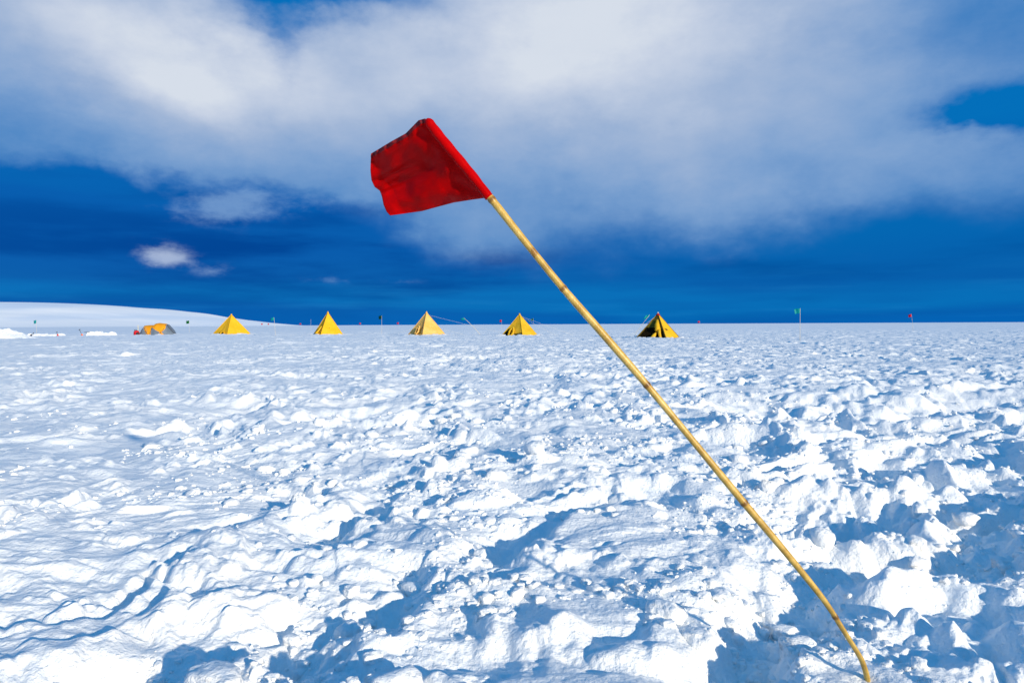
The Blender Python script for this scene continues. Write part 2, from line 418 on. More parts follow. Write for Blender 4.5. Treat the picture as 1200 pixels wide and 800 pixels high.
# ------------------------------------------------------------------ loose clods: uncounted crumbs on the snow
def clods():
    rng = np.random.default_rng(3)
    import bmesh
    protos = []
    for k in range(9):
        bm = bmesh.new(); bmesh.ops.create_icosphere(bm, subdivisions=2 + (k >= 6), radius=1.0)
        v = np.array([x.co[:] for x in bm.verts]); f = np.array([[q.index for q in p.verts] for p in bm.faces]); bm.free()
        n = perlin(v[:, 0] * 1.1 + k * 9, v[:, 1] * 1.1 + v[:, 2] * 1.3, 400 + k) * .5 + perlin(v[:, 0] * 2.6 + v[:, 2], v[:, 1] * 2.6 + k * 5, 410 + k) * .28 + perlin(v[:, 0] * 6 + v[:, 2] * 2, v[:, 1] * 6 + k * 5 + v[:, 2] * 3, 420 + k) * .12
        v = v * (1 + n)[:, None]
        if k % 2 or k >= 6: v = np.sign(v) * np.abs(v) ** (.75 if k < 6 else .6)
        protos.append((v, f))
    N = 26000
    rr = 1.6 * np.exp(rng.random(N) * math.log(11.0)); aa = (rng.random(N) - .5) * 2 * R(43)
    x = rr * np.sin(aa); y = rr * np.cos(aa)
    dens = perlin(x / 1.3 + 2, y / 1.3, 430) + .6 * perlin(x / .45, y / .45, 431)
    dens = dens + .10 + .18 * np.clip(x / rr * 2, -1.5, 1) + .22 * (rr > 4) - .05
    dens = dens + .18 * ((x / np.maximum(y, .3)) > .32) * (rr < 9)
    slab = (x < -.25) & (rr < 4.6)
    dens = dens - .9 * sstep(7, 15, rr)
    keep = (np.hypot(x - BASE_XY[0], y - BASE_XY[1]) > .16) & (dens > (.0 + rng.random(N) * .5)) & ~(slab & (rng.random(N) < .45))
    x = x[keep]; y = y[keep]; rr = rr[keep]; n = len(x)
    size = .004 + .022 * rng.random(n) ** 4 + (.0009 * rr) * rng.random(n) ** 2
    size *= 1 + 1.2 * (rng.random(n) > .985)
    big = (rr < 9) & (rng.random(n) > .988); size = np.where(big, .022 + .035 * rng.random(n) + .003 * rr, size)
    z = height(x, y, np.maximum(.004, rr * .0014)) + size * .05
    V = []; F = []; off = 0
    for i in range(n):
        v, f = protos[i % 6 if rr[i] > 3.2 or size[i] < .012 else 6 + i % 3]
        a = rng.random() * 6.28; c, s = math.cos(a), math.sin(a)
        w = v * (size[i] * np.array([1 + .5 * rng.random(), .8 + .4 * rng.random(), .6 + .35 * rng.random()]))
        w = np.stack([w[:, 0] * c - w[:, 1] * s + x[i], w[:, 0] * s + w[:, 1] * c + y[i], w[:, 2] + z[i]], 1)
        V.append(w); F.append(f + off); off += len(v)
    V = np.concatenate(V).astype(np.float32); F = np.concatenate(F).astype(np.int32)
    me = bpy.data.meshes.new('snow_clods')
    me.vertices.add(len(V)); me.vertices.foreach_set('co', V.ravel())
    me.loops.add(F.size); me.loops.foreach_set('vertex_index', F.ravel())
    me.polygons.add(len(F)); me.polygons.foreach_set('loop_start', np.arange(0, F.size, 3, dtype=np.int32))
    me.polygons.foreach_set('use_smooth', np.ones(len(F), bool)); me.update(calc_edges=True)
    me.materials.append(SNOW)
    o = bpy.data.objects.new('snow_clods', me); COL.objects.link(o)
    tag(o, 'loose white crumbs and clods of broken snow strewn over the field', 'snow', kind='stuff')
clods()

# ------------------------------------------------------------------ the leaning flag pole in front
def inter(pts, t):
    t = max(0, min(len(pts) - 1.000001, t)); i = int(t); f = t - i
    return tuple(a + (b - a) * f for a, b in zip(pts[i], pts[i + 1]))
def bamboo_mat(name, along=True):
    m, nt, b = new_mat(name)
    at = node(nt, 'ShaderNodeAttribute', attribute_name='node_gap'); al = node(nt, 'ShaderNodeAttribute', attribute_name='along')
    tc = node(nt, 'ShaderNodeTexCoord')
    n = node(nt, 'ShaderNodeTexNoise', i_Scale=26.0, i_Detail=6.0, i_Roughness=.65); nt.links.new(tc.outputs['Object'], n.inputs['Vector'])
    r = ramp(nt, [(.28, (.33, .18, .025)), (.5, (.54, .34, .065)), (.72, (.68, .46, .13))]); nt.links.new(n.outputs['Fac'], r.inputs['Fac'])
    # brown stain just above and below each joint, dark line in the joint
    n3 = node(nt, 'ShaderNodeTexNoise', i_Scale=11.0, i_Detail=3.0); nt.links.new(tc.outputs['Object'], n3.inputs['Vector'])
    st = ramp(nt, [(0.0, (.20, .11, .04)), (.05, (.42, .28, .12)), (.09, (.90, .82, .66)), (.30, (1, 1, 1))]); nt.links.new(at.outputs['Fac'], st.inputs['Fac'])
    mx = node(nt, 'ShaderNodeMix', data_type='RGBA', blend_type='MULTIPLY'); mx.inputs[0].default_value = .85
    nt.links.new(r.outputs[0], mx.inputs[6]); nt.links.new(st.outputs[0], mx.inputs[7])
    sp = ramp(nt, [(.70, (1, 1, 1)), (.76, (.55, .36, .2))]); nt.links.new(n3.outputs['Fac'], sp.inputs['Fac'])
    mx2 = node(nt, 'ShaderNodeMix', data_type='RGBA', blend_type='MULTIPLY'); mx2.inputs[0].default_value = .8
    nt.links.new(mx.outputs[2], mx2.inputs[6]); nt.links.new(sp.outputs[0], mx2.inputs[7])
    nt.links.new(mx2.outputs[2], b.inputs['Base Color'])
    b.inputs['Roughness'].default_value = .38; b.inputs['Specular IOR Level'].default_value = .45
    mp = node(nt, 'ShaderNodeMapping'); mp.inputs['Rotation'].default_value = (0, R(-38), 0); mp.inputs['Scale'].default_value = (260, 260, 5)
    nt.links.new(tc.outputs['Object'], mp.inputs['Vector'])
    n2 = node(nt, 'ShaderNodeTexNoise', i_Scale=1.0, i_Detail=3.0); nt.links.new(mp.outputs[0], n2.inputs['Vector'])
    bp = node(nt, 'ShaderNodeBump', i_Strength=.35, i_Distance=.002); nt.links.new(n2.outputs['Fac'], bp.inputs['Height']); nt.links.new(bp.outputs[0], b.inputs['Normal'])
    return m
BAMBOO = bamboo_mat('bamboo')

def nylon(name, c1, c2, tr=.3, rough=.5, sheen=.2):
    m = varied(name, c1, c2, scale=6, rough=rough, bump=.05, bscale=55, spec=.22, translucent=tr, bdist=.004)
    m.node_tree.nodes['Principled BSDF'].inputs['Specular Tint'].default_value = (1, .12, .10, 1)
    return m
RED = nylon('red_nylon', (.64, .0015, .003), (.74, .003, .005), .46, rough=.42)
REDHEM = varied('red_hem', (.10, .002, .006), (.30, .004, .008), scale=75, rough=.7, bump=.4, bscale=90, bdist=.003)  # dark reds paint the curled hem's shade as well as its stitching

YP = 2.2
def big_flag():
    base = on_ground(1016, 796); base.z = ground_z(base.x, base.y, .01)
    root = empty('bamboo_flag', base, 'red nylon flag on a yellow bamboo pole leaning left out of the foreground snow', 'flag')
    pts = [(573.2, 230), (616, 284), (660, 338), (709, 394), (758, 451), (815, 520), (872, 589), (915, 640), (955, 689), (972, 712), (984, 731), (994, 747), (1003.5, 762), (1011, 776), (1016.5, 797), (1017, 830), (1015, 880)]
    P = [at_depth(u, v, YP) for u, v in pts]
    top = at_depth(507, 151, YP); P = [top, at_depth(539, 190, YP)] + P
    # resample finely (Catmull-Rom)
    def cr(a, b, c, d, t): return .5 * ((2 * b) + (c - a) * t + (2 * a - 5 * b + 4 * c - d) * t * t + (3 * b - a - 3 * c + d) * t ** 3)
    fine = []
    for i in range(len(P) - 1):
        a = P[max(i - 1, 0)]; b_ = P[i]; c = P[i + 1]; d = P[min(i + 2, len(P) - 1)]
        for k in range(24): fine.append(cr(a, b_, c, d, k / 24))
    fine.append(P[-1])
    s = [0.0]
    for i in range(1, len(fine)): s.append(s[-1] + (fine[i] - fine[i - 1]).length)
    def s_at(u, v):
        q = at_depth(u, v, YP); return s[min(range(len(fine)), key=lambda i: (fine[i] - q).length)]
    nodes_ = [s_at(577, 234), s_at(660, 338), s_at(758, 451), s_at(872, 589), s_at(979, 722), s_at(1016, 810)]
    NS = 18
    vs = []; gap = []; tlast = None
    end = s_at(1015, 797)
    for i, p in enumerate(fine):
        t = (fine[min(i + 1, len(fine) - 1)] - fine[max(i - 1, 0)]).normalized()
        side = t.cross(Vector((0, 1, 0))).normalized(); nrm = side.cross(t).normalized()
        g_ = min(abs(s[i] - q) for q in nodes_)
        rad = .0122 * (1 + .06 * math.sin(s[i] * 9)) * (1.0 - .10 * sstep(.0, 1, np.float64(s[i] / end)))
        rad *= 1 + .13 * math.exp(-(g_ / .006) ** 2) - .05 * math.exp(-((g_ - .014) / .006) ** 2)
        flat = float(sstep(end - .42, end - .12, np.float64(s[i])))
        for k in range(NS):
            an = 2 * math.pi * k / NS
            f1 = 1 - .28 * flat; f2 = 1 + .10 * flat
            # split, slightly grooved cane where it bends
            gr_ = 1 - .16 * flat * math.exp(-((an - 4.4) / .35) ** 2)
            vs.append(p + side * (math.cos(an) * rad * f1 * gr_) + nrm * (math.sin(an) * rad * f2 * gr_)); gap.append(min(1.0, g_ / .10))
    n = len(fine)
    fs = [(i * NS + k, i * NS + (k + 1) % NS, (i + 1) * NS + (k + 1) % NS, (i + 1) * NS + k) for i in range(n - 1) for k in range(NS)]
    fs += [tuple(range(NS - 1, -1, -1)), tuple((n - 1) * NS + k for k in range(NS))]
    pole = mesh_obj('pole', [v - base for v in vs], fs, BAMBOO, root, True)
    at = pole.data.attributes.new('node_gap', 'FLOAT', 'POINT'); at.data.foreach_set('value', gap)
    # cloth: a bilinearly blended patch between four measured edges, swinging away from the viewer
    topE = [(499, 138.5, 0), (491, 141, .02), (476, 156.5, .07), (457.5, 167, .12), (444, 175.5, .16), (435, 181, .19)]
    botE = [(572, 231.5, 0), (552, 234.2, .05), (532, 237.3, .10), (512, 242.6, .14), (495, 247.3, .17), (476, 250, .20), (457, 252.6, .22)]
    flyE = [(457, 252.6, .22), (453, 248, .225), (449.5, 240, .225), (447.5, 230, .235), (445, 223.5, .27), (439, 219, .265), (435.2, 211, .24), (434, 199, .22), (434.3, 190, .205), (435, 181, .19)]
    hoE = [(572, 231.5, 0), (555, 210.5, 0), (538, 189.5, 0), (522, 169.5, 0), (508, 152, 0), (498.5, 140, 0)]
    def ev(E, t): return Vector(inter(E, t * (len(E) - 1)))
    NU, NV = 90, 70
    grid = []
    for j in range(NV + 1):
        t = j / NV; row = []
        for i in range(NU + 1):
            q = i / NU
            c = (1 - q) * ev(hoE, t) + q * ev(flyE, t) + (1 - t) * ev(botE, q) + t * ev(topE, q)
            c -= (1 - q) * (1 - t) * ev(botE, 0) + q * (1 - t) * ev(botE, 1) + (1 - q) * t * ev(topE, 0) + q * t * ev(topE, 1)
            env = min(1, q * 5) 
            # folds fan out from the lower corner at the pole
            an = math.atan2(t * 1.0 + .02, q + .05)
            wr = .014 * math.sin(an * 8.0 + 1.7) * q * (1 - q * .35)
            wr += .010 * math.sin(6.5 * t + 2.6 * q + 2.4) * q
            wr += -.018 * math.sin(math.pi * min(1, q * 1.2)) * math.sin(math.pi * t)
            wr += .010 * math.exp(-((t - .56 - .08 * q) / .045) ** 2) * sstep(.25, .8, np.float64(q))
            wr -= .016 * math.exp(-((t - .38 - .10 * (1 - q)) / .05) ** 2) * sstep(.55, 1, np.float64(q))
            wr += .009 * float(perlin(np.array([q * 3.6]), np.array([t * 4.5]), 500)[0]) * env
            wr += .0030 * float(perlin(np.array([q * 8.0 + t * 3]), np.array([t * 11.0]), 501)[0]) * env
            wr += .006 * math.sin(q * 46 + 3 * t) * math.exp(-(1 - t) / .06) * (.3 + q)      # puckered top hem
            row.append(at_depth(c.x, c.y, YP + c.z + wr * 1.25))
        grid.append(row)
    V = [p - base for row in grid for p in row]
    F = [(j * (NU + 1) + i, j * (NU + 1) + i + 1, (j + 1) * (NU + 1) + i + 1, (j + 1) * (NU + 1) + i) for j in range(NV) for i in range(NU)]
    flag = mesh_obj('flag', V, F, RED, root, True)
    so_ = flag.modifiers.new('thickness', 'SOLIDIFY'); so_.thickness = .0012; so_.offset = 0
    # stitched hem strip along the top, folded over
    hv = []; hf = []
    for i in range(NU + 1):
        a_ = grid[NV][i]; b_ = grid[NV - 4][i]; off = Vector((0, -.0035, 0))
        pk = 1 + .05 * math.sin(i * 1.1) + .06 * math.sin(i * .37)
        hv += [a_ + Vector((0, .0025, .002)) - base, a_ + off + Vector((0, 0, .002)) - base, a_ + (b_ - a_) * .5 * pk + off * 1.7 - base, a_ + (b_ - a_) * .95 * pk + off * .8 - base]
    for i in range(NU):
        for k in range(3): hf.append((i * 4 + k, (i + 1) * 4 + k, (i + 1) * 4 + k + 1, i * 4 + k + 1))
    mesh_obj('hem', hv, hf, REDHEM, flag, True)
    # sleeve drawn over the pole
    sp_ = []; rads = []
    for k in range(40):
        t = k / 39; c = ev(hoE, t)
        p = at_depth(c.x + 1.3 + .5 * math.sin(t * 7), c.y - .2, YP)
        sp_.append(p - base); rads.append(.0143 + .0006 * math.sin(k * .9) + .0022 * math.sin(t * 3.1))
    rads[-1] = .006; rads[-2] = .011; rads[-3] = .0135
    MB().tube(sp_, rads, 14).build('sleeve', RED, flag, True)
    return root
big_flag()

# ------------------------------------------------------------------ small route flags on canes
FLAGMATS = {}
def fmat(c):
    if c not in FLAGMATS:
        col_ = {'teal': ((0.0, .33, .34), (.0, .42, .42)), 'green': ((.0, .10, .05), (.0, .16, .08)), 'dark green': ((.0, .045, .04), (.0, .08, .06)),
                'red': ((.55, .01, .03), (.7, .02, .06)), 'deep green': ((.0, .12, .03), (.01, .2, .05))}[c]
        FLAGMATS[c] = nylon(c.replace(' ', '_') + '_flag_cloth', col_[0], col_[1], .3)
    return FLAGMATS[c]
CANE = varied('pale_cane', (.55, .46, .30), (.70, .62, .46), scale=20, rough=.5, stretch=(1, 1, .2))
def route_flag(u, y, H, color, label, lean=0.0, fw=.42, fh=.36, side=-1, group=None, v=None, bare=False, cane=None, thick=.012):
    """cane flag: base column u, y metres out, H tall, lean in metres towards +x at the top"""
    p = on_ground(u, 395); x = p.x / p.y * y
    z = ground_z(x, y, .1)
    root = empty('bare_cane' if bare else 'route_flag', (x, y, z - .02), label, 'pole' if bare else 'flag', group)
    sgn = 1 if lean >= 0 else -1
    pts = [Vector((lean * (t ** 1.15) if True else 0, 0, H * t)) for t in (0, .25, .5, .75, 1)]
    MB().tube([(0, 0, -.25)] + pts, [thick * 1.1] * 3 + [thick] * 3, 7).build('pole', cane or CANE, root, True)
    if bare: return root
    vs = []; fs = []; n = 8; m = 6
    rnd = random.Random(int(u * 7)); ph = rnd.random() * 6
    tp = pts[-1]; dn = (pts[-2] - pts[-1]).normalized()
    for j in range(m + 1):
        for i in range(n + 1):
            a_ = i / n; b_ = j / m
            vs.append(tp + dn * (b_ * fh) + Vector((side * fw * a_ * (1 - .12 * b_), .10 * a_ + .07 * math.sin(a_ * 6 + ph + b_) * a_, -.10 * a_ * a_ + .02 * math.sin(a_ * 5 + ph))))
    for j in range(m):
        for i in range(n): fs.append((j * (n + 1) + i, j * (n + 1) + i + 1, (j + 1) * (n + 1) + i + 1, (j + 1) * (n + 1) + i))
    fl = mesh_obj('flag', vs, fs, fmat(color), root, True)
    sm = fl.modifiers.new('thickness', 'SOLIDIFY'); sm.thickness = .006
    return root
G = 'marker flags standing across the camp'
route_flag(937.5, 45, 2.15, 'teal', 'teal marker flag on an upright cane alone right of the tents', fw=.36, fh=.32, group=G)
route_flag(1070, 92, 2.3, 'red', 'small red marker flag far out on the snow at the right, nearest the right edge', lean=-.25, fw=.36, fh=.36, group=G)
route_flag(323, 73, 2.05, 'teal', 'teal marker flag on a pale cane between the first two yellow tents', lean=-.15, fw=.45, fh=.3, group=G)
route_flag(447.5, 80, 2.2, 'dark green', 'dark green marker flag on a thin cane just left of the pale yellow tent', fw=.4, fh=.4, group=G)
route_flag(563, 77, 1.95, 'teal', 'teal flag on a cane leaning steeply left, right of the pale tent', lean=-1.85, fw=.45, fh=.3, group=G, thick=.02)
route_flag(588, 150, 2.2, 'red', 'tiny red marker flag just left of the fourth pyramid tent', fw=.5, fh=.45, group=G)
route_flag(625, 150, 2.4, 'green', 'tiny green marker flag just right of the fourth pyramid tent', fw=.5, fh=.45, group=G)
route_flag(742, 60, 2.05, 'teal', 'bright teal flag leaning in behind the open tent, next to its peak', lean=1.45, fw=.38, fh=.42, group=G)
route_flag(43, 88, 2.0, 'teal', 'teal marker flag in front of the snowy hill above the low snow walls', fw=.45, fh=.4, group=G)
route_flag(222, 120, 2.1, 'deep green', 'green marker flag before the hill, just right of the dome tent', fw=.62, fh=.5, group=G)
G2 = 'far red flags along the horizon'
for (u, y, lb) in ((308, 380, 'far red flag on the horizon, left one of the pair left of the teal flag'), (315.5, 400, 'far red flag on the horizon, closest on the left to the teal flag'),
                   (353, 360, 'far red flag on the horizon left of the second pyramid tent'), (423, 330, 'far red flag on the horizon between the second tent and the dark green flag'),
                   (467.5, 300, 'far red flag on the horizon just left of the pale tent'),
                   (820, 300, 'far red flag on the horizon just right of the open tent')):
    route_flag(u, y, 2.3, 'red', lb, fw=.9, fh=.7, group=G2, thick=.02)
route_flag(364.5, 130, 2.3, 'red', 'bare thin upright cane without a flag left of the second pyramid tent', bare=True)

# ------------------------------------------------------------------ pyramid tents
def tent_cloth(name, c1, c2, tr=.25):
    return varied(name, c1, c2, scale=1.4, rough=.75, bump=.5, bscale=7, spec=.2, translucent=tr, bdist=.03)
YEL = tent_cloth('yellow_tent_canvas', (.90, .50, .012), (.98, .60, .03))
PALE = tent_cloth('faded_tent_canvas', (.93, .52, .10), (.98, .66, .22))
DEEP = tent_cloth('weathered_tent_canvas', (.72, .44, .015), (.95, .60, .04))
OLIVE_SHADE = varied('shade_painted_door_cloth', (.05, .04, .002), (.17, .125, .006), scale=3.0, rough=.9, bump=.5, bscale=6, stretch=(1, 1, .25), bdist=.03)  # tent cloth with its shade painted in as dark olive
DARK = varied('dark_tent_interior', (.006, .005, .003), (.02, .014, .006), scale=5, rough=1, spec=.0)  # near-black; in the doorways it paints the shade inside
SEAM = varied('dark_seam_tape', (.16, .10, .01), (.28, .17, .015), scale=8, rough=.8)
ROPE = varied('guy_rope', (.55, .52, .45), (.7, .68, .6), scale=30, rough=.8)
CAPR = varied('red_apex_cloth', (.30, .01, .008), (.40, .015, .01), scale=8, rough=.8)
WHITEC = varied('white_cloth', (.75, .75, .75), (.82, .82, .82), scale=8, rough=.8)
def tent(u, y, H, w, phi, mat, label, door, seed, guys, open_front=False, skirt_mat=None):
    p = on_ground(u, 395); x = p.x / p.y * y; z = ground_z(x, y, .3) - .03
    root = empty('pyramid_tent', (x, y, z), label, 'tent', 'pyramid tents pitched in a row', rz=-R(phi))
    hw = w / 2
    corners = [Vector((-hw, -hw, 0)), Vector((hw, -hw, 0)), Vector((hw, hw, 0)), Vector((-hw, hw, 0))]
    apex = Vector((0, 0, H))
    N = 22
    mb = MB()
    def facept(k, a, b):      # a along the base 0..1, b up 0..1
        A = corners[k]; B = corners[(k + 1) % 4]
        q = (A + (B - A) * a) * (1 - b) * 1.0 + apex * b
        nrm = (B - A).cross(apex - A).normalized()
        sag = math.sin(math.pi * a) * (math.sin(math.pi * min(1, b * 1.1)) if b < .9 else 0) * .10 * (1 - b)
        wr = .05 * float(perlin(np.array([a * 4 + seed]), np.array([b * 3 + k * 7.0]), 600 + seed)[0]) * math.sin(math.pi * a) * (1 - b)
        wr += .03 * float(perlin(np.array([a * 9 + seed]), np.array([b * 2.5 + k * 7.0]), 610 + seed)[0]) * math.sin(math.pi * a) * (1 - b)
        return q + nrm * (-sag + wr)
    def opening(a, b): return open_front and .06 < a < .96 and b < .44 - .10 * max(0, a - .5)
    for k in range(4):
        vs = [facept(k, i / N, (j / N)) for j in range(N + 1) for i in range(N + 1)]
        fs = []
        for j in range(N):
            for i in range(N):
                if k == 0 and (opening((i + .5) / N, (j + .5) / N) or (open_front and (i + .5) / N < .99)): continue
                fs.append((j * (N + 1) + i, j * (N + 1) + i + 1, (j + 1) * (N + 1) + i + 1, (j + 1) * (N + 1) + i))
        mb.add(vs, fs)
    canopy = mb.build('canopy', mat, root, True)
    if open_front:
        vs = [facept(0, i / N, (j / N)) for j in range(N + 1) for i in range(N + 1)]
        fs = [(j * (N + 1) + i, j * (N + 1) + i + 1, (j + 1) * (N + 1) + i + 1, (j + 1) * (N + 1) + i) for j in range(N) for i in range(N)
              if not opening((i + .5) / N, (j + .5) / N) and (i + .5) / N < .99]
        o = mesh_obj('door_panel', vs, fs, OLIVE_SHADE, root, True); o['label'] = 'front panel above the open doorway, its shade painted dark olive'
        # dark sheet behind the doorway, painting the shade inside the tent
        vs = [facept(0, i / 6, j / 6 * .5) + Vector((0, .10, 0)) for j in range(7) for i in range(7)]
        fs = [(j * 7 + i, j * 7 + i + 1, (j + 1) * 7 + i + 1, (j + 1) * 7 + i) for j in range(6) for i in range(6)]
        mesh_obj('interior_shade_sheet', vs, fs, DARK, root)
        # rolled flap, hanging cloth and gear in the doorway
        fl = MB(); fl.tube([facept(0, .66, .74) + Vector((0, -.05, 0)), facept(0, .70, .55) + Vector((0, -.10, 0)), facept(0, .74, .40) + Vector((0, -.12, 0)), facept(0, .64, .33) + Vector((0, -.14, 0))], [.10, .20, .22, .08], 9)
        fl.build('rolled_flap', YEL, root, True)
        lg = MB(); lg.tube([facept(0, .66, .27) + Vector((0, -.05, 0)), facept(0, .60, .16) + Vector((0, -.16, 0)), facept(0, .54, .0) + Vector((0, -.22, .02))], [.07, .16, .14], 9)
        lg.tube([facept(0, .78, .42) + Vector((0, -.02, 0)), facept(0, .80, .22) + Vector((0, -.05, 0)), facept(0, .82, .02) + Vector((0, .0, 0))], [.16, .12, .10], 9)
        lg.build('door_sleeve', DEEP, root, True)
    # corner poles in dark-edged sleeves
    for k in range(4):
        c = corners[k]; d = (apex - c).normalized()
        MB().tube([c * 1.015, c * 1.005 + (apex - c) * .5, apex + d * .10], [.032, .030, .028], 8).build('pole', SEAM if open_front else mat, root, True)
    # apex cap
    if open_front:
        cap = MB().tube([apex + Vector((0, 0, -.16)), apex + Vector((0, 0, .02))], [.20, .07], 8).build('apex_cap', CAPR, root, True)
        MB().tube([apex + Vector((0, 0, .0)), apex + Vector((0, 0, .11))], [.08, .05], 8).build('tip', WHITEC, cap, True)
    else:
        MB().tube([apex + Vector((0, 0, -.14)), apex + Vector((0, 0, .05))], [.15, .05], 8).build('apex_cap', mat, root, True)
    # valance on the snow
    vb = MB()
    for k in range(4):
        A = corners[k]; B = corners[(k + 1) % 4]; out = ((A + B) / 2).normalized()
        n = 14; vs = []
        for i in range(n + 1):
            q = A + (B - A) * (i / n); e = .10 + .05 * math.sin(i * 1.9 + k + seed)
            vs += [q + Vector((0, 0, .10)) - out * .04, q + out * e + Vector((0, 0, .0))]
        vb.add(vs, [(2 * i, 2 * i + 1, 2 * i + 3, 2 * i + 2) for i in range(n)])
    vb.build('valance', skirt_mat or mat, root, True)
    # doors
    def ring(k, ca, cb, ra, rb, prot, rad, m1, nm, droop=.0, n=18):
        pts = []
        for i in range(n + 1):
            t = 2 * math.pi * i / n
            q = facept(k, ca + ra * math.cos(t), max(.02, cb + rb * math.sin(t)))
            nr = (corners[(k + 1) % 4] - corners[k]).cross(apex - corners[k]).normalized()
            pts.append(q + nr * (prot + .03 * math.sin(t * 5)) + Vector((0, 0, -droop * (1 - math.sin(t)) * .5)))
        return MB().tube(pts, [rad * (1 + .25 * math.sin(i * 2.3)) for i in range(n + 1)], 7, cap=False).build(nm, m1, root, True)
    def patch(k, pl, nm, m1, off=.05, parent=None):
        nr = (corners[(k + 1) % 4] - corners[k]).cross(apex - corners[k]).normalized()
        c = Vector((0, 0, 0)); vs = [facept(k, a, b) + nr * off for a, b in pl]
        for v in vs: c += v
        c /= len(vs); vs.append(c)
        n = len(pl)
        return mesh_obj(nm, vs, [(i, (i + 1) % n, n) for i in range(n)], m1, parent or root)
    if door == 'arch':
        d = patch(0, [(.56, .02), (.57, .08), (.61, .125), (.66, .13), (.71, .10), (.74, .03)], 'doorway', DARK, .06)
        ring(0, .65, .05, .12, .10, .07, .06, mat, 'door_sleeve')
        patch(0, [(.38, .10), (.46, .07), (.50, .10), (.45, .13)], 'vent', DARK)
    elif door == 'slit':
        patch(0, [(.10, .02), (.35, .03), (.42, .10), (.38, .2), (.62, .36), (.72, .40), (.52, .14), (.30, .10)], 'doorway', DARK, .06)
        MB().tube([facept(0, .72, .40) + Vector((0, -.1, 0)), facept(0, .62, .18) + Vector((0, -.22, 0)), facept(0, .46, .04) + Vector((0, -.2, .03)), facept(0, .80, .03) + Vector((0, -.12, .05))], [.05, .11, .15, .10], 8).build('door_sleeve', DEEP, root, True)
        patch(1, [(.4, .30), (.44, .30), (.44, .335), (.4, .335)], 'vent', SEAM)
        patch(0, [(.75, .80), (.9, .78), (.92, .74), (.78, .74)], 'loop', DARK)
    elif door == 'tunnel':
        patch(0, [(.40, .06), (.36, .2), (.46, .36), (.52, .34), (.47, .2), (.55, .08)], 'doorway', DARK, .05)
        patch(0, [(.60, .06), (.64, .18), (.80, .34), (.92, .38), (.80, .22), (.86, .05)], 'side_flap', SEAM, .045)
        ring(0, .60, .20, .10, .15, .22, .085, mat, 'door_sleeve', .12)
    elif door == 'drape':
        patch(0, [(.02, .02), (.10, .30), (.30, .34), (.34, .20), (.42, .02)], 'doorway', DARK, .03)
        patch(0, [(.46, .02), (.52, .12), (.70, .12), (.98, .17), (.97, .02)], 'side_flap', OLIVE_SHADE, .035)
        ring(0, .42, .19, .11, .16, .20, .10, mat, 'door_sleeve', .14)
        patch(0, [(.05, .5), (.45, .86), (.75, .88), (.60, .74), (.30, .52)], 'upper_flap', DEEP, .04)
    if open_front:
        patch(1, [(.18, .42), (.42, .38), (.58, .31), (.46, .34), (.36, .33), (.28, .36)], 'vent', SEAM, .10)
    # guy lines pegged out in the snow (given as world offsets)
    Rz = Matrix.Rotation(R(phi), 3, 'Z')
    for (gx, gy, hh) in guys:
        e = Rz @ Vector((gx, gy, -.02)); a_ = apex * hh + Vector((0, 0, 0))
        midp = (a_ + e) / 2 + Vector((0, 0, -.05))
        MB().tube([a_, midp, e], .007, 5).build('guy_line', ROPE, root, True)
    return root
tent(271.5, 82, 2.42, 3.10, 35, YEL, 'bright yellow pyramid tent next to the dome tent, a small dark arch at its foot', 'arch', 1, [])
tent(384.5, 79, 2.62, 2.60, 56, YEL, 'tall yellow pyramid tent with a dark slit door at its lower left', 'slit', 2, [])
tent(500, 73, 2.42, 2.85, 50, PALE, 'pale sun-faded pyramid tent with a drooping tunnel door', 'tunnel', 3, [(8.6, 6.5, .9), (-4.0, -.5, .45), (4.0, .3, .5)])
tent(609, 72, 2.30, 2.75, 36, DEEP, 'golden pyramid tent with a dark lower left side, just left of the bamboo pole', 'drape', 4, [(3.9, -.5, .95), (6.0, 1.4, .93)])
tent(771, 57, 2.12, 2.75, 37, YEL, 'pyramid tent with its dark doorway open and a red peak, right of the bamboo pole', None, 5, [(-2.9, -.6, .95)], open_front=True, skirt_mat=SEAM)

